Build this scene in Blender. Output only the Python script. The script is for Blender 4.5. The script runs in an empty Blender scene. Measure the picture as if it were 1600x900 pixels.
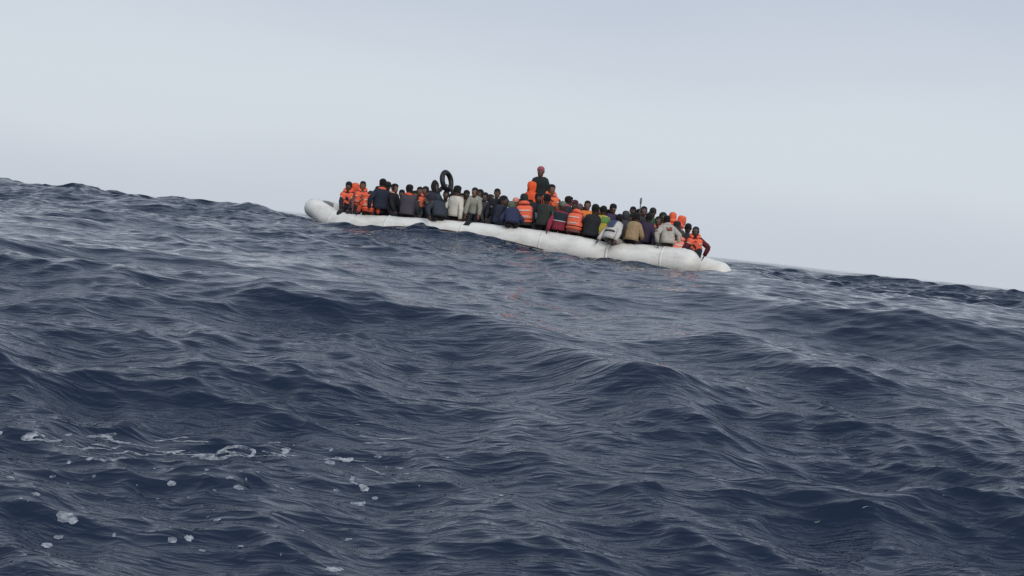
import bpy, math, random
import numpy as np
from mathutils import Vector, Matrix, noise as mnoise

# ------------------------------------------------------------------ camera
CAMZ = 1.54
PITCH, ROLL = 2.15, 6.15           # degrees
FPX = 2222.0                       # focal length in pixels of a 1600 px wide frame
scene = bpy.context.scene
cam_data = bpy.data.cameras.new('camera')
cam_data.sensor_width = 36.0
cam_data.lens = FPX / 1600.0 * 36.0
cam_data.clip_start = 0.1
cam_data.clip_end = 30000.0
cam = bpy.data.objects.new('camera', cam_data)
scene.collection.objects.link(cam)
CAM_R = Matrix.Rotation(math.radians(90 - PITCH), 3, 'X') @ Matrix.Rotation(math.radians(ROLL), 3, 'Z')
cam.matrix_world = Matrix.Translation((0, 0, CAMZ)) @ CAM_R.to_4x4()
scene.camera = cam
CAM_N = np.array(CAM_R)

# ------------------------------------------------------------------ sky, sun, exposure
SUN_EL, SUN_AZ = 28.0, 160.0       # degrees; azimuth clockwise from +Y
world = bpy.data.worlds.new('World')
scene.world = world
world.use_nodes = True
wn, wl = world.node_tree.nodes, world.node_tree.links
wn.clear()
w_out = wn.new('ShaderNodeOutputWorld')
w_mix = wn.new('ShaderNodeMixShader')
w_bg1 = wn.new('ShaderNodeBackground'); w_bg2 = wn.new('ShaderNodeBackground')
w_sky = wn.new('ShaderNodeTexSky')
w_sky.sky_type = 'NISHITA'; w_sky.sun_disc = False
w_sky.sun_elevation = math.radians(SUN_EL); w_sky.sun_rotation = math.radians(SUN_AZ)
w_sky.dust_density = 4.0; w_sky.air_density = 1.0
w_bg1.inputs['Strength'].default_value = 0.08
wl.new(w_sky.outputs['Color'], w_bg1.inputs['Color'])
w_tc = wn.new('ShaderNodeTexCoord')
w_sep = wn.new('ShaderNodeSeparateXYZ')
wl.new(w_tc.outputs['Generated'], w_sep.inputs[0])
w_noise = wn.new('ShaderNodeTexNoise')                       # the faint unevenness of a thin overcast
w_noise.inputs['Scale'].default_value = 3.0; w_noise.inputs['Detail'].default_value = 4.0
w_map = wn.new('ShaderNodeMapping'); w_map.inputs['Scale'].default_value = (1, 1, 3.5)
wl.new(w_tc.outputs['Generated'], w_map.inputs['Vector']); wl.new(w_map.outputs[0], w_noise.inputs['Vector'])
w_m1 = wn.new('ShaderNodeMath'); w_m1.operation = 'MULTIPLY_ADD'
wl.new(w_noise.outputs['Fac'], w_m1.inputs[0]); w_m1.inputs[1].default_value = 0.075
wl.new(w_sep.outputs['Z'], w_m1.inputs[2])
w_ramp = wn.new('ShaderNodeValToRGB')
wl.new(w_m1.outputs[0], w_ramp.inputs[0])
cr = w_ramp.color_ramp
cr.interpolation = 'EASE'
cr.elements[0].position = 0.04; cr.elements[0].color = (0.575, 0.625, 0.695, 1)
cr.elements[1].position = 0.11; cr.elements[1].color = (0.645, 0.70, 0.76, 1)
e = cr.elements.new(0.26); e.color = (0.50, 0.555, 0.66, 1)
e = cr.elements.new(0.60); e.color = (0.475, 0.56, 0.675, 1)
wl.new(w_ramp.outputs['Color'], w_bg2.inputs['Color'])
w_mix.inputs[0].default_value = 0.92; w_bg2.inputs['Strength'].default_value = 1.06
wl.new(w_bg1.outputs[0], w_mix.inputs[1]); wl.new(w_bg2.outputs[0], w_mix.inputs[2])
wl.new(w_mix.outputs[0], w_out.inputs['Surface'])

sun_data = bpy.data.lights.new('sun', 'SUN')
sun_data.energy = 1.5
sun_data.angle = math.radians(22)
sun_data.color = (1.0, 0.965, 0.91)
sun = bpy.data.objects.new('sun', sun_data)
scene.collection.objects.link(sun)
az, el = math.radians(SUN_AZ), math.radians(SUN_EL)
sun_dir = Vector((math.sin(az) * math.cos(el), math.cos(az) * math.cos(el), math.sin(el)))
sun.rotation_euler = sun_dir.to_track_quat('Z', 'Y').to_euler()

scene.view_settings.view_transform = 'Standard'
scene.view_settings.look = 'None'
scene.view_settings.exposure = 0.0
scene.view_settings.gamma = 1.0
scene.view_settings.use_curve_mapping = False
scene.render.engine = 'CYCLES'
scene.cycles.max_bounces = 6
scene.cycles.use_denoising = False

# ------------------------------------------------------------------ helpers
C = scene.collection
rng = np.random.default_rng(11)


def ray(px, py):
    d = CAM_N @ np.array([(px - 800) / FPX, (450 - py) / FPX, -1.0])
    return d / np.linalg.norm(d)


def project(P):
    """world points (n,3) -> pixel coordinates of the 1600x900 photo"""
    q = (P - np.array([0, 0, CAMZ])) @ CAM_N
    return 800 + FPX * q[:, 0] / -q[:, 2], 450 - FPX * q[:, 1] / -q[:, 2]


def lin(h):
    h = h.lstrip('#')
    v = [int(h[i:i + 2], 16) / 255 for i in (0, 2, 4)]
    return tuple(c / 12.92 if c <= 0.04045 else ((c + 0.055) / 1.055) ** 2.4 for c in v)


_mats = {}


def new_mat(name):
    m = bpy.data.materials.new(name)
    m.use_nodes = True
    return m, m.node_tree.nodes, m.node_tree.links, m.node_tree.nodes['Principled BSDF']


def fabric(col, rough=0.85, var=0.34, scale=14.0, kind='cloth'):
    key = (col, rough, var, scale)
    if key in _mats:
        return _mats[key]
    m, n, l, b = new_mat(kind)
    c = lin(col)
    tc = n.new('ShaderNodeTexCoord')
    nz = n.new('ShaderNodeTexNoise'); nz.inputs['Scale'].default_value = scale; nz.inputs['Detail'].default_value = 5
    l.new(tc.outputs['Object'], nz.inputs['Vector'])
    mix = n.new('ShaderNodeMix'); mix.data_type = 'RGBA'
    mix.inputs[6].default_value = tuple(x * (1 - var) for x in c) + (1,)
    mix.inputs[7].default_value = tuple(min(1, x * (1 + var)) for x in c) + (1,)
    l.new(nz.outputs['Fac'], mix.inputs[0]); l.new(mix.outputs[2], b.inputs['Base Color'])
    nz2 = n.new('ShaderNodeTexNoise'); nz2.inputs['Scale'].default_value = scale * 2.2; nz2.inputs['Detail'].default_value = 3
    l.new(tc.outputs['Object'], nz2.inputs['Vector'])
    bp = n.new('ShaderNodeBump'); bp.inputs['Strength'].default_value = 0.5; bp.inputs['Distance'].default_value = 0.012
    l.new(nz2.outputs['Fac'], bp.inputs['Height']); l.new(bp.outputs[0], b.inputs['Normal'])
    b.inputs['Roughness'].default_value = rough
    _mats[key] = m
    return m


class MB:
    """collects lofts; build() links ONE mesh object"""

    def __init__(self):
        self.v = []; self.f = []

    def ring_loft(self, rings, cap0=True, cap1=True, closed=True):
        base = len(self.v); n = len(rings[0]); m = len(rings)
        for r in rings:
            self.v.extend([tuple(map(float, p)) for p in r])
        for i in range(m - 1):
            for j in range(n if closed else n - 1):
                k = (j + 1) % n
                self.f.append((base + i * n + j, base + i * n + k, base + (i + 1) * n + k, base + (i + 1) * n + j))
        if cap0:
            self.f.append(tuple(base + j for j in range(n))[::-1])
        if cap1:
            self.f.append(tuple(base + (m - 1) * n + j for j in range(n)))

    def tube(self, pts, radii, n=10, up=(0.3, 0.2, 1.0), flat=1.0, wob=0.0, cap=True):
        pts = [np.asarray(p, float) for p in pts]
        rings = []
        for i, p in enumerate(pts):
            d = pts[min(i + 1, len(pts) - 1)] - pts[max(i - 1, 0)]
            d = d / (np.linalg.norm(d) + 1e-9)
            u = np.asarray(up, float)
            if abs(np.dot(u, d)) > 0.95 * np.linalg.norm(u):
                u = np.array([0.0, 1.0, 0.1])
            a = np.cross(d, u); a /= np.linalg.norm(a)
            b = np.cross(a, d)
            th = np.linspace(0, 2 * np.pi, n, endpoint=False)
            r = radii[i]
            w = 1 + (wob * (rng.random(n) - 0.5) if wob else 0)
            rings.append(p + np.outer(np.cos(th) * r * w, a) + np.outer(np.sin(th) * r * flat * w, b))
        self.ring_loft(rings, cap, cap)

    def box(self, x0, x1, y0, y1, z0, z1):
        b = len(self.v)
        self.v += [(x, y, z) for z in (z0, z1) for x, y in ((x0, y0), (x1, y0), (x1, y1), (x0, y1))]
        for f in ((0, 3, 2, 1), (4, 5, 6, 7), (0, 1, 5, 4), (1, 2, 6, 5), (2, 3, 7, 6), (3, 0, 4, 7)):
            self.f.append(tuple(b + i for i in f))

    def build(self, name, mat, parent=None, smooth=True):
        me = bpy.data.meshes.new(name)
        me.from_pydata(self.v, [], self.f)
        if smooth:
            me.polygons.foreach_set('use_smooth', [True] * len(me.polygons))
        me.materials.append(mat)
        o = bpy.data.objects.new(name, me)
        C.objects.link(o)
        if parent:
            o.parent = parent
        return o


def catmull(pts, sub):
    pts = [np.asarray(p, float) for p in pts]
    P = [2 * pts[0] - pts[1]] + pts + [2 * pts[-1] - pts[-2]]
    out = []
    for i in range(1, len(P) - 2):
        for k in range(sub):
            t = k / sub
            a, b, c, d = P[i - 1], P[i], P[i + 1], P[i + 2]
            out.append(0.5 * (2 * b + (c - a) * t + (2 * a - 5 * b + 4 * c - d) * t * t + (3 * b - a - 3 * c + d) * t ** 3))
    out.append(P[-2])
    return out


def tag(o, label, cat, group=None):
    o['label'] = label; o['category'] = cat
    if group:
        o['group'] = group


def empty(name, loc, rz=0.0):
    o = bpy.data.objects.new(name, None)
    C.objects.link(o)
    o.location = loc; o.rotation_euler = (0, 0, rz)
    o.empty_display_size = 0.2
    return o


# ------------------------------------------------------------------ where the dinghy lies
YAW = math.radians(24.0)
B_FWD = np.array([-math.cos(YAW), math.sin(YAW), 0.0])      # towards the bow
B_LAT = np.array([math.sin(YAW), math.cos(YAW), 0.0])       # towards the far tube
HALF = 0.92                                                  # half distance between tube centre lines
TR = 0.37                                                    # tube radius
_r = ray(1095, 405); _t = 37.3 / _r[1]
STERN_N = np.array([_r[0] * _t, 37.3, 0.0])                  # stern end of the near tube, on plan
B_ORG = STERN_N + B_LAT * HALF                               # centre of the stern, on plan
LEN = 12.35


def boat_to_world(s, lat, z):
    return B_ORG + B_FWD * s + B_LAT * lat + np.array([0, 0, z])


# height of the tube tops above eye level, stern to bow: the boat sags in the middle of the swell
_TS = np.array([-0.5, 0.4, 1.0, 1.9, 2.6, 3.3, 4.6, 6.0, 7.2, 8.8, 10.2, 11.0, 13.0])
_TZ = np.array([0.10, 0.12, 0.12, 0.10, 0.06, 0.13, 0.20, 0.22, 0.21, 0.17, 0.11, 0.07, 0.07])


def tube_cz(s):
    return CAMZ + np.interp(s, _TS, _TZ) - TR


# ------------------------------------------------------------------ sea
def sea_displace(X, Y, DR):
    """Gerstner waves: returns displaced x, y, z. DR is the local mesh spacing."""
    g = np.random.default_rng(29)
    x = X.copy(); y = Y.copy()
    k = 2 * np.pi / 86.0
    # the long swell: a steep near face, then a broad back that carries the boat just before its crest
    yy = Y + 0.02 * X
    z = 1.25 * np.cos(k * (yy - 46.5)) * np.exp(-np.clip(Y - 140, 0, None) / 900.0)
    fy = np.arange(-12, 102.01, 0.1)
    an_y = [0, 6, 10, 15, 20, 25, 30, 36, 42, 48, 54, 62, 75, 90]
    an_z = [-1.21, -1.25, -1.02, -.40, .22, .64, .86, 1.0, 1.08, 1.16, 1.14, .82, -.20, -1.25]
    fz = np.where((fy > 0) & (fy < 90), np.interp(fy, an_y, an_z), 1.25 * np.cos(k * (fy - 46.5)))
    ker = np.exp(-(np.arange(-60, 61) * 0.1 / 2.2) ** 2); ker /= ker.sum()
    fs = np.convolve(np.pad(fz, 60, 'edge'), ker, 'valid')
    z = np.where((yy > -8) & (yy < 98), np.interp(yy, fy, fs), z)
    comps = []
    for lam in (34., 27., 21., 17., 14.):
        th = math.radians(62 + g.normal() * 34)
        comps.append((lam, th, lam * 0.0028, 0.6))
    lams = np.exp(np.linspace(math.log(0.26), math.log(10.5), 175))
    for lam in lams:
        th = math.radians((76 if lam < 1.5 else 64) + g.normal() * (36 if lam > 0.9 else 34))
        ll = math.log(lam)
        steep = 0.010 + 0.026 * math.exp(-((ll - math.log(0.33)) / 0.55) ** 2) + 0.019 * math.exp(-((ll - math.log(0.95)) / 0.5) ** 2) + 0.020 * math.exp(-((ll - math.log(2.2)) / 0.7) ** 2)
        
        comps.append((lam, th, steep * lam / (2 * np.pi) * (0.5 + 1.0 * g.random()), 0.95 if lam > 0.5 else 0.75))
    # slow patches where the wind roughens the short waves more or less
    gust = 1 + 0.3 * np.sin(0.31 * X + 0.17 * Y + 1.0) * np.sin(0.13 * X - 0.24 * Y) + 0.28 * np.sin(0.55 * Y - 0.2 * X + 0.4) * np.sin(0.8 * X + 0.33 * Y)
    gust = gust.astype(np.float32)
    # a long swell squeezes the chop on its face and stretches it on its back
    squeeze = np.interp(yy, SQ_Y, SQ_V).astype(np.float32)
    rows = np.maximum.accumulate(np.where(np.arange(len(DR)) < 40, 0.0, DR[:, 0]))
    for lam, th, a, q in comps:
        ph0 = g.random() * 2 * np.pi
        last = np.searchsorted(rows, lam / 3.0)               # rows are sorted by spacing
        if last < 3:
            continue
        kk = 2 * np.pi / lam
        cx, cy = math.cos(th), math.sin(th)
        sl = slice(0, last)
        w = np.clip((lam / 3.0 - DR[sl]) / (lam / 3.0 - lam / 5.0), 0, 1).astype(np.float32) * a
        if lam < 4:
            w = w * gust[sl]
        if lam < 8:
            w = w * squeeze[sl]
        p = (kk * (cx * X[sl] + cy * Y[sl]) + ph0).astype(np.float32)
        s_, c_ = np.sin(p), np.cos(p)
        x[sl] -= q * cx * w * s_
        y[sl] -= q * cy * w * s_
        z[sl] += w * c_
    # single steeper seas: (centre x, y, crest direction deg, length, width, height)
    for bx, by, deg, ln, wd, ht in LOCAL:
        a = math.radians(deg); ux, uy = math.cos(a), math.sin(a)
        u = (X - bx) * ux + (Y - by) * uy
        v = -(X - bx) * uy + (Y - by) * ux
        v = v + 0.06 * u * np.sin(u * 0.7)
        z += ht * np.exp(-(u / ln) ** 2) * (np.exp(-np.abs(v / wd) ** 1.6) - 0.35 * np.exp(-((v + 1.9 * wd) / (1.4 * wd)) ** 2))
    # the swell stands where the boat rides: low along the stern half, high along the bow half
    rx = x - B_ORG[0]; ry = y - B_ORG[1]
    bs = rx * B_FWD[0] + ry * B_FWD[1]; bl = rx * B_LAT[0] + ry * B_LAT[1]
    grid = np.arange(-3, 16.01, 0.5)
    act = np.array([z[(np.abs(bs - q) < 0.5) & (np.abs(bl + 1.6) < 0.3)].mean() for q in grid])
    want = CAMZ + np.interp(grid, [0, 1, 2, 3, 4, 5, 6, 7, 8, 9, 10, 11, 12, 13], [-.47, -.47, -.48, -.46, -.38, -.29, -.19, -.15, -.14, -.17, -.27, -.33, -.30, -.22])
    corr = np.convolve(np.pad(want - act, 2, 'edge'), np.ones(5) / 5, 'valid') * np.clip(np.minimum((grid + 3) / 3, (16 - grid) / 3), 0, 1)
    z = z + np.interp(bs, grid, corr) * np.exp(-((bl + 1.6) / 2.8) ** 2)
    # the hull presses the water down under the boat
    rel_x = x - B_ORG[0]; rel_y = y - B_ORG[1]
    s = rel_x * B_FWD[0] + rel_y * B_FWD[1]
    lat = np.abs(rel_x * B_LAT[0] + rel_y * B_LAT[1])
    wi = np.clip((1.18 - lat) / 0.3, 0, 1) * np.clip((s + 0.2) / 0.3, 0, 1) * np.clip((LEN - 0.5 - s) / 0.6, 0, 1)
    lim = tube_cz(s) - 0.22
    z = np.where(wi > 0, z - wi * np.clip(z - lim, 0, None), z)
    return x, y, z


SQ_Y, SQ_V = [-10, 15, 23, 31, 36, 50, 120], [1.05, 1.05, 0.56, 0.56, 1.0, 1.1, 1.1]
LOCAL = [
    (1.3, 17.0, -62, 2.6, 0.80, 0.36),
    (3.7, 18.8, -58, 2.8, 0.65, 0.22),
    (-6.6, 15.5, -30, 2.4, 0.85, 0.30),
    (-2.6, 20.5, -12, 2.2, 0.70, 0.16),
    (5.5, 25.5, -32, 4.0, 0.8, 0.25),
    (-17.0, 51.0, 4, 11.0, 5.0, 0.28),
]

r_list = list(np.linspace(1.5, 8.5, 36))
r = 8.5
while r < 6500:
    if r < 46:
        d = 0.028 + 0.024 * (r - 8.5) / 37.5
    else:
        d = 0.052 * (r / 46) ** 2.45
    r += min(d, 420)
    r_list.append(r)
R_ = np.array(r_list)
th_f = np.radians(np.linspace(-25.5, 25.5, 700))
th_b = np.radians(np.linspace(25.5, 334.5, 92)[1:-1])
TH = np.concatenate([th_f, th_b])
RR, TT = np.meshgrid(R_, TH, indexing='ij')
DRr = np.gradient(R_)
DRm = np.repeat(DRr[:, None], len(TH), 1)
DRm = np.where(np.abs(np.arange(len(TH)) - 349.5)[None, :] > 352, np.maximum(DRm, RR * 0.06), DRm)
X0 = (RR * np.sin(TT)).astype(np.float64); Y0 = (RR * np.cos(TT)).astype(np.float64)
DRm = DRm.astype(np.float64)
sx, sy, sz = sea_displace(X0, Y0, DRm)
SEA = np.stack([sx, sy, sz], -1)
nr, nc = RR.shape
verts = np.concatenate([SEA.reshape(-1, 3), [[0, 0, float(sz[0].mean())]]]).astype(np.float32)
ii, jj = np.meshgrid(np.arange(nr - 1), np.arange(nc), indexing='ij')
j2 = (jj + 1) % nc
quads = np.stack([ii * nc + jj, ii * nc + j2, (ii + 1) * nc + j2, (ii + 1) * nc + jj], -1).reshape(-1, 4)[:, ::-1]
ctr = nr * nc
tris = np.stack([np.full(nc, ctr), (np.arange(nc) + 1) % nc, np.arange(nc)], -1)[:, ::-1]
me = bpy.data.meshes.new('sea')
me.vertices.add(len(verts)); me.vertices.foreach_set('co', verts.ravel())
nl = quads.size + tris.size
me.loops.add(nl)
me.loops.foreach_set('vertex_index', np.concatenate([quads.ravel(), tris.ravel()]).astype(np.int32))
me.polygons.add(len(quads) + len(tris))
starts = np.concatenate([np.arange(len(quads)) * 4, quads.size + np.arange(len(tris)) * 3]).astype(np.int32)
me.polygons.foreach_set('loop_start', starts)
me.polygons.foreach_set('use_smooth', np.ones(len(starts), bool))
me.update(calc_edges=True)
sea = bpy.data.objects.new('sea', me)
C.objects.link(sea)
sea['kind'] = 'structure'
ch = me.attributes.new('chop', 'FLOAT', 'POINT')
ch.data.foreach_set('value', np.interp(verts[:, 1], SQ_Y, SQ_V).astype(np.float32) ** 1.2)

m, n, l, b = new_mat('sea_water')
b.inputs['Base Color'].default_value = (0.002, 0.0105, 0.032, 1)
b.inputs['IOR'].default_value = 1.37
b.inputs['Roughness'].default_value = 0.0
tc = n.new('ShaderNodeTexCoord')
prev = None
chop = n.new('ShaderNodeAttribute'); chop.attribute_name = 'chop'
for sc_, rot, st, strength, dist, kind in ((2.3, 14, (0.55, 1.9, 1), 0.27, 0.05, 'RIDGED_MULTIFRACTAL'), (5.5, -24, (0.6, 1.7, 1), 0.22, 0.03, 'RIDGED_MULTIFRACTAL'),
                                         (15.0, 30, (0.8, 1.8, 1), 0.14, 0.012, 'FBM')):
    mp = n.new('ShaderNodeMapping'); mp.inputs['Rotation'].default_value = (0, 0, math.radians(rot)); mp.inputs['Scale'].default_value = st
    l.new(tc.outputs['Object'], mp.inputs['Vector'])
    nz = n.new('ShaderNodeTexNoise'); nz.inputs['Scale'].default_value = sc_; nz.inputs['Detail'].default_value = 3.0
    nz.noise_type = kind
    if kind != 'FBM':
        nz.inputs['Offset'].default_value = 0.9; nz.inputs['Gain'].default_value = 1.2
    nz.inputs['Distortion'].default_value = 0.6
    l.new(mp.outputs[0], nz.inputs['Vector'])
    bp = n.new('ShaderNodeBump'); bp.inputs['Strength'].default_value = strength; bp.inputs['Distance'].default_value = dist
    mu = n.new('ShaderNodeMath'); mu.operation = 'MULTIPLY'
    l.new(nz.outputs['Fac'], mu.inputs[0]); l.new(chop.outputs['Fac'], mu.inputs[1])
    l.new(mu.outputs[0], bp.inputs['Height'])
    if prev: l.new(prev.outputs[0], bp.inputs['Normal'])
    prev = bp
l.new(prev.outputs[0], b.inputs['Normal'])
me.materials.append(m)

# ------------------------------------------------------------------ foam floating in the foreground trough
flat = SEA.reshape(-1, 3)
near = (flat[:, 1] > 5) & (flat[:, 1] < 32) & (np.abs(flat[:, 0]) < 14)
NP = flat[near]
npx, npy = project(NP)


def sea_at_pixel(px, py):
    d2 = (npx - px) ** 2 + (npy - py) ** 2
    c = np.where(d2 < max(d2.min() * 4, 9))[0]
    return NP[c[np.argmin(NP[c, 1])]]


foam = MB(); foam_d = []
fr = random.Random(5)


def foam_patch(path, w):
    """a flat streak or blob of froth along points on the water, following its surface"""
    pts = [np.array(p) for p in path]
    cen = np.mean(pts, 0)
    loc = NP[(np.abs(NP[:, 0] - cen[0]) < 1.6) & (np.abs(NP[:, 1] - cen[1]) < 1.8)]
    if len(loc) < 4:
        return

    def surf(x, y):
        d2 = (loc[:, 0] - x) ** 2 + (loc[:, 1] - y) ** 2
        i = np.argpartition(d2, 3)[:3]
        wt = 1 / (d2[i] + 1e-5)
        return float((loc[i, 2] * wt).sum() / wt.sum())
    cl = catmull(pts, 6) if len(pts) > 2 else [pts[0] + (pts[-1] - pts[0]) * t for t in np.linspace(0, 1, 7)]
    N = len(cl); ph = fr.random() * 9
    rings = []
    for i, p in enumerate(cl):
        t = i / (N - 1)
        d = cl[min(i + 1, N - 1)] - cl[max(i - 1, 0)]; d = d[:2] / (np.linalg.norm(d[:2]) + 1e-9)
        nn = np.array([-d[1], d[0]])
        ww = w * (math.sin(math.pi * (0.06 + 0.88 * t)) ** 0.6) * (1 + 0.35 * math.sin(ph + t * 9) * math.sin(ph * 2 + t * 13))
        ring = []
        for a in (-1, -0.6, 0, 0.6, 1):
            q = p[:2] + nn * a * ww * (1 + 0.08 * math.sin(ph + i * 0.9 + a * 2))
            ring.append((q[0], q[1], surf(q[0], q[1]) + 0.004 + 0.004 * (1 - a * a)))
        rings.append(ring)
        foam_d.extend([(1 - abs(a)) ** 0.5 * min(1.0, 3.5 * min(t, 1 - t) + 0.15) for a in (-1, -0.6, 0, 0.6, 1)])
    foam.ring_loft(rings, False, False, closed=False)


def foam_px(pix, w):
    foam_patch([sea_at_pixel(*p) for p in pix], w * 0.85)


for pix, w in [
    ([(300, 714), (330, 712), (360, 714)], 0.045), ([(330, 712), (352, 703), (385, 700), (398, 704), (385, 712), (352, 714)], 0.025),
    ([(418, 691), (430, 689), (440, 690)], 0.04), ([(438, 714), (443, 707), (450, 701), (440, 702)], 0.035),
    ([(32, 684), (45, 680), (58, 678), (72, 681)], 0.045), ([(134, 681), (150, 679), (170, 680), (183, 679)], 0.035),
    ([(172, 683), (186, 689), (205, 690)], 0.035), ([(242, 704), (262, 705), (290, 703)], 0.02),
    ([(526, 713), (535, 718), (545, 720), (553, 716)], 0.03), ([(513, 724), (520, 722), (526, 723)], 0.05),
    ([(568, 727), (582, 733), (595, 739)], 0.02), ([(594, 739), (602, 740)], 0.03),
    ([(548, 742), (553, 746), (548, 750), (560, 755)], 0.022), ([(562, 756), (570, 763), (572, 766)], 0.045),
    ([(548, 785), (560, 786), (570, 784)], 0.05), ([(92, 803), (105, 808), (122, 814)], 0.06),
    ([(512, 891), (524, 890), (537, 889)], 0.06), ([(446, 733), (456, 736)], 0.025), ([(366, 763), (380, 761)], 0.05),
    ([(8, 743), (20, 743)], 0.05), ([(50, 772), (64, 771)], 0.045), ([(66, 852), (80, 850)], 0.045), ([(85, 841), (98, 839)], 0.035),
    ([(264, 845), (277, 844)], 0.05), ([(290, 842), (302, 840)], 0.04), ([(314, 858), (322, 861)], 0.03), ([(176, 834), (182, 835)], 0.03),
    ([(337, 811), (345, 812)], 0.035), ([(523, 765), (531, 766)], 0.03), ([(583, 777), (591, 777)], 0.03), ([(585, 713), (595, 714)], 0.03),
    ([(621, 729), (628, 730)], 0.025), ([(602, 728), (608, 729)], 0.02), ([(515, 702), (521, 702)], 0.03), ([(262, 754), (275, 754)], 0.03),
    ([(106, 722), (112, 722)], 0.03), ([(80, 745), (88, 744)], 0.02), ([(354, 746), (365, 746)], 0.03), ([(102, 679), (114, 678)], 0.025),
    ([(134, 716), (149, 714)], 0.025), ([(430, 758), (436, 759)], 0.025), ([(453, 761), (459, 762)], 0.02), ([(541, 842), (549, 843)], 0.035),
    ([(780, 772), (786, 773)], 0.025), ([(696, 714), (702, 714)], 0.018), ([(110, 875), (116, 876)], 0.03), ([(400, 736), (406, 737)], 0.018),
    ([(372, 852), (380, 852)], 0.02), ([(404, 722), (410, 721)], 0.022), ([(0, 676), (4, 676)], 0.03), ([(632, 738), (640, 738)], 0.02),
]:
    foam_px(pix, w)
for _ in range(16):
    cx, cy = fr.uniform(-10, 600), fr.gauss(700, 14)
    pts = [(cx, cy)]
    for k in range(fr.randint(3, 6)):
        cx += fr.uniform(9, 22); cy += fr.uniform(-3, 4); pts.append((cx, cy))
    foam_px(pts, fr.uniform(0.010, 0.020))
for _ in range(34):
    cx, cy = fr.uniform(20, 660), fr.gauss(745, 55)
    if 660 < cy < 895:
        L = fr.uniform(2, 5)
        foam_px([(cx, cy), (cx + L, cy + fr.uniform(-1, 1))], fr.uniform(0.008, 0.018))
m, n, l, b = new_mat('foam')
b.inputs['Base Color'].default_value = (0.60, 0.63, 0.68, 1); b.inputs['Roughness'].default_value = 0.7
tc = n.new('ShaderNodeTexCoord'); nz = n.new('ShaderNodeTexNoise'); nz.inputs['Scale'].default_value = 16; nz.inputs['Detail'].default_value = 5
l.new(tc.outputs['Object'], nz.inputs['Vector'])
at_ = n.new('ShaderNodeAttribute'); at_.attribute_name = 'density'          # thick in the middle of a patch, thin at its rim
ad = n.new('ShaderNodeMath'); ad.operation = 'MULTIPLY_ADD'; l.new(nz.outputs['Fac'], ad.inputs[0]); ad.inputs[1].default_value = 1.5
l.new(at_.outputs['Fac'], ad.inputs[2])
mr = n.new('ShaderNodeMapRange'); l.new(ad.outputs[0], mr.inputs[0])
mr.inputs[1].default_value = 0.45; mr.inputs[2].default_value = 1.05; mr.inputs[3].default_value = 0.0; mr.inputs[4].default_value = 0.66
l.new(mr.outputs[0], b.inputs['Alpha'])
fo = foam.build('sea_foam', m)
fa = fo.data.attributes.new('density', 'FLOAT', 'POINT'); fa.data.foreach_set('value', foam_d)
fo['kind'] = 'stuff'; fo['label'] = 'white froth and bubbles drifting on dark water in the lower left'; fo['category'] = 'foam'

# ------------------------------------------------------------------ the rubber dinghy
BZ = 0.0
boat = empty('rubber_dinghy', tuple(B_ORG), math.atan2(B_FWD[1], B_FWD[0]))
tag(boat, 'long overcrowded white inflatable dinghy low in the swell', 'dinghy')
# local axes: +x bow, -y far side (rotation by the heading), so lateral 'far' = -y
m, n, l, b = new_mat('white_rubber')
tc = n.new('ShaderNodeTexCoord')
nz = n.new('ShaderNodeTexNoise'); nz.inputs['Scale'].default_value = 2.2; nz.inputs['Detail'].default_value = 7; nz.inputs['Roughness'].default_value = 0.65
mp = n.new('ShaderNodeMapping'); mp.inputs['Scale'].default_value = (0.6, 1.0, 1.6)
l.new(tc.outputs['Object'], mp.inputs[0]); l.new(mp.outputs[0], nz.inputs['Vector'])
rp = n.new('ShaderNodeValToRGB'); rp.color_ramp.elements[0].position = 0.34; rp.color_ramp.elements[0].color = (0.62, 0.60, 0.55, 1)
rp.color_ramp.elements[1].position = 0.55; rp.color_ramp.elements[1].color = (0.80, 0.78, 0.725, 1)
l.new(nz.outputs['Fac'], rp.inputs[0]); l.new(rp.outputs[0], b.inputs['Base Color'])
nz2 = n.new('ShaderNodeTexNoise'); nz2.inputs['Scale'].default_value = 5; nz2.inputs['Detail'].default_value = 4
l.new(tc.outputs['Object'], nz2.inputs['Vector'])
bp = n.new('ShaderNodeBump'); bp.inputs['Strength'].default_value = 0.2; bp.inputs['Distance'].default_value = 0.015
l.new(nz2.outputs['Fac'], bp.inputs['Height']); l.new(bp.outputs[0], b.inputs['Normal'])
b.inputs['Roughness'].default_value = 0.45
MAT_RUBBER = m
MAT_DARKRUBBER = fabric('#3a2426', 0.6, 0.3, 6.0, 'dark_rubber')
MAT_SEAM = fabric('#dcd9d0', 0.55, 0.15, 10.0, 'seam_tape')
MAT_PLY = fabric('#5a4632', 0.8, 0.3, 8.0, 'plywood')


def tube_path():
    """centre line from the near stern round the bow to the far stern: (s, lat, z, radius)"""
    P = []
    side = [(0.42, -HALF), (0.8, -HALF), (1.3, -HALF), (2.0, -HALF), (2.6, -HALF), (3.3, -HALF), (4.2, -HALF), (5.2, -HALF), (6.2, -HALF),
            (7.2, -HALF), (8.2, -HALF), (9.2, -HALF), (10.1, -HALF * 0.98), (10.9, -HALF * 0.89), (11.55, -HALF * 0.68), (12.25, -HALF * 0.36)]
    for s, la in side:
        bow = max(0.0, (s - 10.3) / 1.75)
        P.append((s, la, float(tube_cz(s)) + 0.36 * bow ** 1.9, TR - 0.07 * bow))
    P.append((12.52, 0.0, float(tube_cz(12.2)) + 0.43, TR - 0.09))
    for s, la, z, rad in P[:-1][::-1]:
        if s < 1.4:
            s2 = s - 0.62 * (1.4 - s) / 1.4
            P.append((s2, -la, z - 0.30 * (1.4 - s) / 1.4, rad - 0.06 * (1.4 - s) / 1.4))
        else:
            P.append((s, -la, z, rad))
    return P


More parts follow.
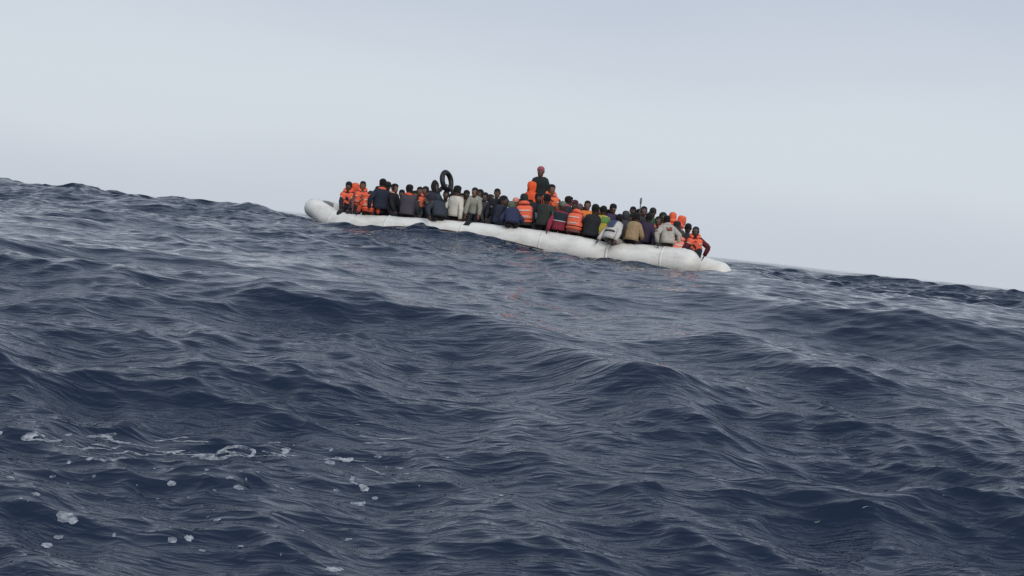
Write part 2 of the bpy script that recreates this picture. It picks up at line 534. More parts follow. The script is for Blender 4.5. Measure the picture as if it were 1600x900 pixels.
TP = tube_path()
cl = catmull([(s, -la, z) for s, la, z, rr in TP], 7)
rads = catmull([(rr, 0, 0) for s, la, z, rr in TP], 7)
rads = [q[0] for q in rads]


def tube_ring(c, d, rad, nseg, squash=1.0, a0=0.0, a1=2 * math.pi, end=True):
    d = d / np.linalg.norm(d)
    side = np.cross(d, [0, 0, 1.0]); side /= np.linalg.norm(side)
    upv = np.cross(side, d)
    th = np.linspace(a0, a1, nseg, endpoint=not end)
    return c + np.outer(np.cos(th) * rad, side) + np.outer(np.sin(th) * rad * squash, upv)


mb = MB()
rings = []
NT = len(cl)
dirs = [cl[min(i + 1, NT - 1)] - cl[max(i - 1, 0)] for i in range(NT)]
for sgn, idx in ((-1, 0),):
    d0 = dirs[0] / np.linalg.norm(dirs[0])
    for q in np.linspace(0, 1, 8)[:-1]:
        a = q * math.pi / 2
        rings.append(tube_ring(cl[0] - d0 * 0.42 * math.cos(a), d0, rads[0] * max(0.03, math.sin(a)), 28))
for i in range(NT):
    rd = rads[i] * (1 + 0.012 * math.sin(i * 0.9) + 0.008 * math.sin(i * 2.3))
    x = cl[i][0]
    if cl[i][1] > 0:                                            # a pinch where somebody leans over the near tube
        rd *= 1 - 0.09 * math.exp(-((x - 2.55) / 0.22) ** 2)
    rings.append(tube_ring(cl[i], dirs[i], rd, 28))
d1 = dirs[-1] / np.linalg.norm(dirs[-1])
for q in np.linspace(1, 0, 8)[1:]:
    a = q * math.pi / 2
    rings.append(tube_ring(cl[-1] + d1 * 0.34 * math.cos(a), d1, rads[-1] * max(0.03, math.sin(a)), 28))
mb.ring_loft(rings)
hull = mb.build('tube', MAT_RUBBER, boat)
# seam tapes round the chambers of the tube, and a dark strip low on the outside
for i in range(10, NT - 8, 17):
    sm = MB()
    rs = [tube_ring(cl[i] + dirs[i] / np.linalg.norm(dirs[i]) * o, dirs[i], rads[i] * 1.012 + 0.004 + h, 28)
          for o, h in ((-0.035, -0.012), (-0.03, 0.0), (0.03, 0.0), (0.035, -0.012))]
    sm.ring_loft(rs, False, False)
    sm.build('seam_tape', MAT_RUBBER, hull)
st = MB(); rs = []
for i in [q for q in range(NT // 2) if 4.2 < cl[q][0] < 9.4]:       # dark maroon strip along the near side, following the waterline
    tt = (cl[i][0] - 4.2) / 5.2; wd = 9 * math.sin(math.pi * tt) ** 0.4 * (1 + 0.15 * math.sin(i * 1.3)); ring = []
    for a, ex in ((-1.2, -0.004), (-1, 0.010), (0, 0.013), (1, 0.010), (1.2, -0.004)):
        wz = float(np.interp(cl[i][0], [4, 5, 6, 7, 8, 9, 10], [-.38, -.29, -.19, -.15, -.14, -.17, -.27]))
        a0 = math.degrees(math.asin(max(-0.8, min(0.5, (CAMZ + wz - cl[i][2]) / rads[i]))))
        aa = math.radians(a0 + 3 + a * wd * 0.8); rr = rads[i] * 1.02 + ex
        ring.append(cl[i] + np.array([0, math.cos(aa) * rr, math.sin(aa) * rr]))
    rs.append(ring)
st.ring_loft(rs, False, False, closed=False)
st.build('dark_strip', MAT_DARKRUBBER, boat)
# floor of plywood panels, transom, grab rope with loops
for k in range(9):
    s0 = 0.6 + k * 1.12
    zf = float(tube_cz(s0 + 0.55)) - 0.13
    fl = MB(); fl.box(s0, s0 + 1.10, -HALF + 0.16, HALF - 0.16, zf - 0.03, zf)
    fl.build('floor_panel', MAT_PLY, boat, smooth=False)
tr_ = MB(); z0 = float(tube_cz(0.3)); tr_.box(0.50, 0.56, -HALF + 0.2, HALF - 0.2, z0 - 0.32, z0 + 0.2)
tr_.build('transom', MAT_PLY, boat, smooth=False)
# bow handle patch: the dark crescent inside the raised bow
bm_ = MB(); rs = []
mid = NT // 2
for k in range(-9, 10):
    i = mid + k
    d = dirs[i] / np.linalg.norm(dirs[i]); sd = np.cross(d, [0, 0, 1.0]); sd /= np.linalg.norm(sd)
    inn = cl[i] - np.array([9.5, 0, cl[i][2]]); inw = -1.0 if np.dot(sd, inn) > 0 else 1.0
    rr = rads[i] * 1.015 + 0.006
    rs.append([cl[i] + sd * inw * math.cos(math.radians(a)) * rr + np.array([0, 0, math.sin(math.radians(a)) * rr]) for a in (8, 25, 45, 58)])
bm_.ring_loft(rs, False, False, closed=False)
bm_.build('bow_apron', fabric('#6d7272', 0.7, 0.2, 8, 'grey_rubber'), boat)

# ------------------------------------------------------------------ people
ORANGE = '#f0562c'
HEADPROF = [  # z, half width, front, back
    (-0.165, 0.054, 0.048, 0.060), (-0.125, 0.050, 0.060, 0.060), (-0.112, 0.050, 0.086, 0.062), (-0.085, 0.061, 0.094, 0.074),
    (-0.070, 0.064, 0.097, 0.082), (-0.050, 0.068, 0.094, 0.092), (-0.030, 0.071, 0.096, 0.098), (-0.008, 0.074, 0.092, 0.103),
    (0.012, 0.075, 0.089, 0.106), (0.035, 0.077, 0.097, 0.108), (0.062, 0.075, 0.092, 0.104), (0.088, 0.064, 0.076, 0.089),
    (0.106, 0.046, 0.054, 0.064), (0.118, 0.020, 0.024, 0.028)]
HN = 20
HTH = np.linspace(0, 2 * np.pi, HN, endpoint=False)          # angle 0 = straight ahead


def head_rings(fn):
    rings = []
    for z, w, f, bk in HEADPROF:
        ca, sa = np.cos(HTH), np.sin(HTH)
        y = np.where(ca > 0, ca * f, ca * bk); x = sa * w
        k = np.array([fn(z, min(t, 2 * math.pi - t)) for t in HTH])
        rings.append(np.stack([x * k, y * k, np.full(HN, z)], -1))
    return rings


def skin_fn(z, t):
    k = 1.0
    if t < 0.2 and -0.045 < z < 0.02: k += 0.20 * (1 - (z + 0.045) / 0.075)       # nose
    if 0.25 < t < 0.62 and 0.0 < z < 0.02: k -= 0.07                                # eye sockets
    return k


SPINE = [0.0, 0.13, 0.24, 0.34, 0.42, 0.475, 0.52, 0.56]      # distances up the spine
SP_W = [0.165, 0.152, 0.158, 0.172, 0.178, 0.150, 0.075, 0.058]
SP_D = [0.120, 0.108, 0.112, 0.122, 0.115, 0.090, 0.066, 0.056]
HEAD_UP = 0.665


def spine_curve(lean, side, scale):
    """points and frames of the spine from the hip; lean grows towards the shoulders"""
    ts = np.linspace(0, HEAD_UP, 29)
    p = np.zeros(3); out = [(p.copy(), 0.4 * lean, 0.4 * side)]
    for i in range(1, len(ts)):
        f = min(1.0, ts[i] / 0.48)
        a = lean * (0.45 + 0.75 * f) * (1.0 if ts[i] < 0.5 else 0.6)
        bb = side * (0.5 + 0.6 * f)
        dirv = np.array([math.sin(bb), math.sin(a) * math.cos(bb), math.cos(a) * math.cos(bb)])
        p = p + dirv * (ts[1] - ts[0]) * scale
        out.append((p.copy(), a, bb))
    return ts * scale, out


def ik(a, c, l1, l2, pole):
    a, c, pole = np.asarray(a, float), np.asarray(c, float), np.asarray(pole, float)
    d = c - a; L = np.linalg.norm(d)
    if L > (l1 + l2) * 0.995:
        c = a + d / L * (l1 + l2) * 0.995; d = c - a; L = np.linalg.norm(d)
    L = max(L, abs(l1 - l2) + 0.02)
    x = (l1 * l1 - l2 * l2 + L * L) / (2 * L); h = math.sqrt(max(0, l1 * l1 - x * x))
    u = d / np.linalg.norm(d); pp = pole - np.dot(pole, u) * u; pp /= np.linalg.norm(pp) + 1e-9
    return a + u * x + pp * h, c


def limb(mb, a, m_, c, r, n=10, wob=0.0, flat=1.0):
    a, m_, c = map(np.asarray, (a, m_, c))
    pts = [a, a * .5 + m_ * .5, a * .12 + m_ * .88, m_ * .96 + (a + c) * .02, m_ * .85 + c * .15, m_ * .5 + c * .5, c]
    rr = [r[0], r[0] * .45 + r[1] * .55, r[1], r[1] * 1.02, r[1] * .98, r[1] * .5 + r[2] * .5, r[2]]
    mb.tube(pts, rr, n, wob=wob, flat=flat)


def hand(mb, w, d, up, side, curl=0.55, k=1.0):
    """palm with four fingers and a thumb: w wrist, d along the forearm, up = back of the hand, side = thumb side (+1/-1)"""
    d = d / np.linalg.norm(d)
    up = up - np.dot(up, d) * d; up /= np.linalg.norm(up) + 1e-9
    x = np.cross(d, up) * side
    rings = []
    for t, hw, hd in ((-0.015, 0.026, 0.021), (0.02, 0.034, 0.017), (0.06, 0.041, 0.015), (0.088, 0.040, 0.012)):
        th = np.linspace(0, 2 * np.pi, 8, endpoint=False)
        rings.append(w + d * t * k + np.outer(np.cos(th) * hw * k, x) + np.outer(np.sin(th) * hd * k, up))
    mb.ring_loft(rings)
    for i, (off, ln) in enumerate(((0.031, 0.070), (0.011, 0.080), (-0.010, 0.074), (-0.030, 0.058))):
        p = w + d * 0.083 * k + x * off * k; pts = [p]
        a = 0.25 * curl
        for sgm in (0.45, 0.33, 0.25):
            p = p + (d * math.cos(a) - up * math.sin(a)) * ln * sgm * k; pts.append(p); a += curl
        mb.tube(pts, [0.0095 * k, 0.009 * k, 0.008 * k, 0.006 * k], 6)
    p0 = w + d * 0.022 * k + x * 0.028 * k
    p1 = p0 + (d * 0.7 + x * 0.6 - up * 0.3) * 0.036 * k
    mb.tube([p0, p1, p1 + (d * 0.9 + x * 0.1 - up * 0.45) * 0.036 * k], [0.013 * k, 0.0105 * k, 0.008 * k], 6)


SKINS = ['#4d372c', '#5a4033', '#3d2c24', '#6b4a39']
HAIRM = '#0d0c0d'


def make_person(px, py, lat, face, top, label, legs='#1c1f29', vest=None, gear='hair', gearcol=None, sleeve=None, arms='lap',
                skin=0, lean=8, side=0, hturn=0, hpitch=0, collar=None, stand=False, seat=None, extra=None, hooddown=False, fixed=False, build=1.0):
    prs = random.Random(int(px * 31 + py))
    if not fixed: face = face + prs.uniform(-38, 38); hpitch = hpitch + prs.uniform(-14, 8); side = side + prs.uniform(-6, 6); hturn = hturn + prs.uniform(-35, 35)
    if arms == 'lap' and prs.random() < 0.55:
        arms = (prs.choice(('lap', 'chest', 'side', 'tube')), prs.choice(('lap', 'cross', 'side', 'tube')))
    rr = ray(px, py)
    # where the sight line through the head meets this person's place across the boat
    o = np.array([0, 0, CAMZ])
    t = (np.dot(B_ORG[:2], B_LAT[:2]) + lat) / np.dot(rr[:2], B_LAT[:2])
    H = o + rr * t
    s = float(np.dot(H - B_ORG, B_FWD))
    fz = float(tube_cz(s)) - 0.13                                   # floor under the feet
    top_z = float(tube_cz(s)) + TR * 0.985
    on_tube = abs(lat) > 0.6 and not stand
    size = build * (1.0 + prs.uniform(-0.03, 0.03))
    feet_z = fz
    if seat is not None:
        feet_z = top_z if seat == 'ontube' else fz
    leanr, sider = math.radians(lean), math.radians(side)

    def reach(a):
        _, sp = spine_curve(a, sider, size)
        return sp[-1][0][2]
    if on_tube and seat is None:
        hipz = top_z + 0.085
        need = H[2] - hipz
        if need > reach(0.03):
            size = min(1.1, size * need / reach(0.03)); leanr = 0.03
            hipz = max(hipz, H[2] - reach(leanr))
        else:
            lo, hi = 0.03, 1.25
            for _ in range(30):
                mi = (lo + hi) / 2
                if reach(mi) > need: lo = mi
                else: hi = mi
            leanr = lo
    else:
        hipz = H[2] - reach(leanr)
        hmax = feet_z + 0.93 * size
        if hipz > hmax:
            size = min(1.12, size * 1.08); hipz = min(H[2] - reach(leanr), feet_z + 0.95 * size)
        if hipz < feet_z + 0.16:
            hipz = feet_z + 0.16
            need = H[2] - hipz
            lo, hi = 0.03, 1.25
            for _ in range(30):
                mi = (lo + hi) / 2
                if reach(mi) > need: lo = mi
                else: hi = mi
            leanr = lo
    ts, sp = spine_curve(leanr, sider, size)
    hv = sp[-1][0]
    # facing: 0 looks at the camera, 90 looks to the right of the photo, 180 looks away
    rz = math.radians(face) + math.pi                               # local +Y to world
    if face is None: rz = 0
    cz_, sz_ = math.cos(rz), math.sin(rz)
    off = np.array([cz_ * hv[0] - sz_ * hv[1], sz_ * hv[0] + cz_ * hv[1]])
    base = np.array([H[0] - off[0], H[1] - off[1], feet_z])
    root = empty('person', tuple(base), rz)
    tag(root, label, 'person', 'people crowded into the dinghy')
    h = hipz - feet_z
    hip = np.array([0, 0, h])

    def at(dist, x=0.0, y=0.0):
        i = int(np.clip(np.searchsorted(ts, dist * size), 0, len(ts) - 1))
        p, a, bb = sp[i]
        X = np.array([math.cos(bb), 0, -math.sin(bb)]); Z = np.array([math.sin(bb), math.sin(a) * math.cos(bb), math.cos(a) * math.cos(bb)])
        Y = np.cross(Z, X)
        return hip + p + X * x * size + Y * y * size, X, Y, Z

    def torso_ring(dist, w, d, nseg=16, infl=0.0, fn=None):
        c, X, Y, Z = at(dist)
        th = np.linspace(0, 2 * np.pi, nseg, endpoint=False)
        k = np.ones(nseg) if fn is None else np.array([fn(min(q, 2 * math.pi - q)) for q in th])
        ex = np.sign(np.sin(th)) * np.abs(np.sin(th)) ** 0.85; ey = np.sign(np.cos(th)) * np.abs(np.cos(th)) ** 0.85
        return c + np.outer(ex * (w + infl) * size * k, X) + np.outer(ey * (d + infl) * size * k, Y)

    # joints
    sh = {s_: at(0.435, s_ * 0.165, 0.0)[0] for s_ in (-1, 1)}
    _, SX, SY, SZ = at(0.43)
    hipj = {s_: hip + np.array([s_ * 0.09, 0.02, -0.01]) for s_ in (-1, 1)}
    feet = {}; knees = {}
    L1 = 0.43 * size; L2 = 0.43 * size
    for s_ in (-1, 1):
        fwd = 0.06 if h > 0.8 else (0.36 if h > 0.3 else 0.34)
        f = np.array([s_ * (0.10 + 0.03 * prs.random()), fwd + 0.06 * (prs.random() - .5), 0.075])
        kn, f = ik(hipj[s_], f, L1, L2, (s_ * 0.15, 1.0, 0.6))
        feet[s_] = f; knees[s_] = kn
    # hands
    wr = {}; el = {}
    for s_ in (-1, 1):
        mode = arms if isinstance(arms, str) else arms[0 if s_ < 0 else 1]
        pole = np.array([s_ * 0.7, -0.6, -0.5])
        if mode == 'lap': tg = knees[s_] + np.array([-s_ * 0.02, -0.08, 0.09])
        elif mode == 'cross': tg = at(0.22, -s_ * 0.05, 0.20)[0]
        elif mode == 'chest': tg = at(0.30, s_ * 0.08, 0.26)[0]
        elif mode == 'up': tg = at(0.435, s_ * 0.10, 0.10)[0] + np.array([0, 0, 0.46 * size]); pole = np.array([s_ * 1.0, 0.1, 0.0])
        elif mode == 'side': tg = hip + np.array([s_ * 0.30, -0.02, 0.0])
        elif mode == 'tube': tg = np.array([s_ * 0.30, -0.12, h - 0.055])
        elif mode == 'front': tg = np.array([s_ * 0.16, 0.42, h + 0.06])
        elif mode == 'down': tg = np.array([s_ * 0.2, 0.45, max(0.1, h - 0.12)])
        elif mode == 'akimbo': tg = hip + np.array([s_ * 0.30, -0.02, 0.04]); pole = np.array([s_ * 1.0, -0.1, 0.25])
        elif mode == 'hang': tg = sh[s_] + np.array([s_ * 0.08, 0.10, -0.50 * size])
        else: tg = np.array(mode)
        e_, w_ = ik(sh[s_], tg, 0.285 * size, 0.255 * size, pole)
        el[s_] = e_; wr[s_] = w_
    # ---- body: one surface from feet to crown
    skm = fabric(SKINS[skin], 0.55, 0.12, 9, 'skin')
    bd = MB()
    hc, hX, hY, hZ = at(HEAD_UP)
    ht, hp = math.radians(hturn), math.radians(hpitch) - leanr * 0.15
    Rm = np.array(Matrix.Rotation(-ht, 3, 'Z') @ Matrix.Rotation(-hp, 3, 'X'))
    tilt = np.stack([hX, hY, hZ], 1)
    HM = (0.55 * tilt + 0.45 * np.eye(3)) @ Rm

    def hpos(P):
        return hc + (np.asarray(P) * size * 1.10) @ HM.T
    rings = [torso_ring(d, w * 0.96, dd * 0.96, HN) for d, w, dd in zip(SPINE[:-1], SP_W[:-1], SP_D[:-1])]
    # ring order of the torso starts at straight ahead like the head's
    rings += [hpos(q) for q in head_rings(skin_fn)]
    bd.ring_loft(rings)
    for s_ in (-1, 1):
        limb(bd, sh[s_] - SX * s_ * 0.05, el[s_], wr[s_], (0.052, 0.040, 0.027), 8)
        hand(bd, wr[s_], wr[s_] - el[s_], np.array([s_ * 0.5, 0.1, 0.85]), -s_, 0.5 if arms != 'up' else 0.9, size)
        limb(bd, hipj[s_], knees[s_], feet[s_], (0.085, 0.055, 0.038), 8)
        bd.tube([hpos((s_ * 0.070, -0.012, -0.03)), hpos((s_ * 0.084, -0.02, -0.005)), hpos((s_ * 0.080, -0.02, 0.028))], [0.010, 0.014, 0.009], 6)
    body = bd.build('body', skm, root)
    # ---- eyes
    for s_ in (-1, 1):
        ey = MB()
        ey.tube([hpos((s_ * 0.031, 0.070, 0.008)), hpos((s_ * 0.031, 0.0835, 0.008)), hpos((s_ * 0.031, 0.0875, 0.008))], [0.012, 0.010, 0.003], 6)
        ey.build('eye', fabric('#b8b2aa', 0.3, 0.05, 20, 'eye'), root)
    # ---- clothes
    sl_col = sleeve or top
    tm = fabric(top)
    jk = MB()
    wob = lambda q, i: 1 + 0.035 * math.sin(q * 5 + i * 2.1 + px) + 0.02 * math.sin(q * 11 + i * 3.7)
    JD = [-0.03, 0.05, 0.13, 0.20, 0.27, 0.34, 0.40, 0.445, 0.485, 0.515]
    rings = []
    for i, d in enumerate(JD):
        w = np.interp(d, SPINE, SP_W); dd = np.interp(d, SPINE, SP_D)
        rings.append(torso_ring(d, w, dd, 18, 0.036 + (0.014 if i in (0, 2) else 0), fn=lambda q, i=i: wob(q, i)))
    jk.ring_loft(rings)
    if sl_col == top:
        for s_ in (-1, 1):
            limb(jk, sh[s_] - SX * s_ * 0.045 + SZ * 0.005, el[s_], wr[s_], (0.086, 0.072, 0.052), 10, wob=0.12)
    jo = jk.build('jacket', tm, root)
    if sl_col != top:
        for s_ in (-1, 1):
            slm = MB()
            limb(slm, sh[s_] - SX * s_ * 0.045 + SZ * 0.005, el[s_], wr[s_], (0.086, 0.072, 0.052), 10, wob=0.12)
            slm.build('sleeve', fabric(sl_col), root)
    if hooddown or collar:
        cm = MB(); pts = []
        for q in np.linspace(-2.5, 2.5, 15):
            c, X, Y, Z = at(0.50)
            rad = 0.085
            pts.append(c + (-Y * math.cos(q) * (rad + 0.012) + X * math.sin(q) * rad) * size + Z * (0.012 * math.cos(q)) * size)
        cm.tube(pts, [0.02 + 0.022 * math.cos(q / 5 * math.pi * 0.9) for q in np.linspace(-2.5, 2.5, 15)], 8, wob=0.1)
        cm.build('collar', fabric(collar or top, 0.85), jo)
    tr = MB()
    trm = fabric(legs)
    rings = [torso_ring(d, w, dd, 14, 0.014) for d, w, dd in ((-0.07, 0.12, 0.09), (-0.03, 0.165, 0.12), (0.04, 0.165, 0.12), (0.10, 0.152, 0.108))]
    tr.ring_loft(rings)
    for s_ in (-1, 1):
        limb(tr, hipj[s_], knees[s_], feet[s_] * 0.93 + knees[s_] * 0.07, (0.100, 0.076, 0.062), 10, wob=0.08)
    tr.build('trousers', trm, root)
    for s_ in (-1, 1):
        sb = MB(); f = feet[s_]
        base_z = -0.0
        sb.tube([f + np.array([0, -0.085, -0.035]), f + np.array([0, -0.05, -0.03]), f + np.array([0, 0.03, -0.035]), f + np.array([0, 0.10, -0.045]), f + np.array([0, 0.165, -0.052])],
                [0.028, 0.042, 0.044, 0.042, 0.022], 8, flat=0.8)
        sb.build('shoe', fabric('#1a1818', 0.6), root)
    # ---- what is on the head
    if gear == 'hair':
        g = MB(); g.ring_loft([hpos(q) for q in head_rings(lambda z, t: (1.10 + 0.03 * math.sin(t * 9 + z * 60)) if (z > 0.055 or (t > 1.25 and z > -0.06)) else 0.85)[4:]], False, True)
        g.v = [tuple(np.array(v) + hZ * 0.008 * size) for v in g.v]
        g.build('hair', fabric(HAIRM, 0.9, 0.3, 40, 'hair'), root)
    elif gear == 'cap':
        g = MB(); g.ring_loft([hpos(q) for q in head_rings(lambda z, t: 1.09 if z > 0.03 else 0.85)[8:]], False, True)
        g.v = [tuple(np.array(v) + hZ * 0.006 * size) for v in g.v]
        c_ = fabric(gearcol or '#222222', 0.8)
        go = g.build('cap', c_, root)
        pk = MB(); rs = []
        for q in np.linspace(-0.9, 0.9, 9):
            rs.append([hpos((math.sin(q) * 0.078, math.cos(q) * 0.095, 0.05)), hpos((math.sin(q) * 0.083, math.cos(q) * 0.15, 0.038)),
                       hpos((math.sin(q) * 0.083, math.cos(q) * 0.15, 0.033)), hpos((math.sin(q) * 0.078, math.cos(q) * 0.095, 0.043))])
        pk.ring_loft(rs); pk.build('peak', c_, go)
    elif gear == 'beanie':
        g = MB(); g.ring_loft([hpos(q) for q in head_rings(lambda z, t: 1.12 if (z > 0.03 or (t > 0.9 and z > -0.02)) else 0.85)[6:]], False, True)
        g.v = [tuple(np.array(v) + hZ * 0.012 * size) for v in g.v]
        g.build('beanie', fabric(gearcol or '#15161a', 0.95, 0.2, 30), root)
    elif gear in ('hood', 'pointhood'):
        pt = 0.07 if gear == 'pointhood' else 0.0
        def hf(z, t):
            if z < 0.07 and t < 0.85: return 0.9
            return 1.24 if z > -0.12 else 1.5
        rg = head_rings(hf)
        rg[-1] = rg[-1] + np.array([0, -0.02, 0.012 + pt]); rg[-2] = rg[-2] + np.array([0, -0.015, 0.014 + pt * 0.6]); rg[-3] = rg[-3] + np.array([0, -0.006, 0.012 + pt * 0.25])
        g = MB(); g.ring_loft([hpos(q) for q in rg], False, True)
        g.build('hood', fabric(gearcol or top, 0.9), root)
    # ---- life vest
    if vest:
        vc = [int(vest[i:i + 2], 16) * 0.8 + (0xe8, 0xa0, 0x8c)[i // 2] * 0.2 for i in (1, 3, 5)]
        vm = fabric('#%02x%02x%02x' % tuple(int(q) for q in vc), 0.7, 0.16, 7, 'vest_nylon')
        v = MB(); rings = []
        VD = [0.06, 0.085, 0.15, 0.22, 0.29, 0.35, 0.40, 0.44, 0.475, 0.495]
        for i, d in enumerate(VD):
            w = np.interp(d, SPINE, SP_W); dd = np.interp(d, SPINE, SP_D)
            puff = 0.074 if 0 < i < len(VD) - 1 else 0.04
            def vf(q, d=d, i=i):
                k = 1 + 0.02 * math.sin(q * 7 + i)
                if d > 0.28 and abs(q - math.pi / 2) < 0.42: k *= 0.72      # arm holes
                if q < 0.3: k *= 0.80                                       # front opening
                return k
            rings.append(torso_ring(d, w, dd, 26, puff, fn=vf))
        v.ring_loft(rings)
        pts = []; rad = []
        for q in np.linspace(-2.75, 2.75, 17):
            c, X, Y, Z = at(0.525)
            pts.append(c + (-Y * math.cos(q) * 0.112 + X * math.sin(q) * 0.105) * size + Z * (0.03 * math.cos(q)) * size)
            rad.append(0.034 + 0.022 * max(0, math.cos(q * 0.5)))
        v.tube(pts, rad, 10)
        vo = v.build('life_vest', vm, root)
        for (d0, d1) in ((0.335, 0.37), (0.19, 0.215)):
            for q0, q1 in ((0.42, 0.85), (-0.85, -0.42), (math.pi - 0.6, math.pi + 0.6)):
                tp = MB(); rs = []
                for d, ex in ((d0, 0.064), (d0 + 0.003, 0.082), (d1 - 0.003, 0.082), (d1, 0.064)):
                    c, X, Y, Z = at(d); w = np.interp(d, SPINE, SP_W) + ex; dd = np.interp(d, SPINE, SP_D) + ex
                    rs.append([c + X * np.sign(math.sin(q)) * abs(math.sin(q)) ** .85 * w * size * 1.02 + Y * np.sign(math.cos(q)) * abs(math.cos(q)) ** .85 * dd * size * 1.02 for q in np.linspace(q0, q1, 7)])
                tp.ring_loft(rs, False, False, closed=False)
                tp.build('reflective_tape', fabric('#d8d4cc', 0.4, 0.08, 20, 'tape'), vo)
        bt = MB()
        bt.ring_loft([torso_ring(d, np.interp(d, SPINE, SP_W), np.interp(d, SPINE, SP_D), 22, ex) for d, ex in ((0.125, 0.066), (0.128, 0.085), (0.148, 0.085), (0.151, 0.066))], False, False)
        bt.build('strap', fabric('#191919', 0.7), vo)
    # ---- marks on clothing
    if extra:
        for kind, col, d0, d1, q0, q1 in extra:
            em = MB(); rs = []
            for d in np.linspace(d0, d1, 5):
                c, X, Y, Z = at(d); w = np.interp(d, SPINE, SP_W) + 0.056; dd = np.interp(d, SPINE, SP_D) + 0.056
                rs.append([c + X * np.sign(math.sin(q)) * abs(math.sin(q)) ** .85 * w * size + Y * np.sign(math.cos(q)) * abs(math.cos(q)) ** .85 * dd * size for q in np.linspace(q0, q1, 9)])
            em.ring_loft(rs, False, False, closed=False)
            em.build(kind, fabric(col, 0.85, 0.12), jo)
    return root, base, rz, wr


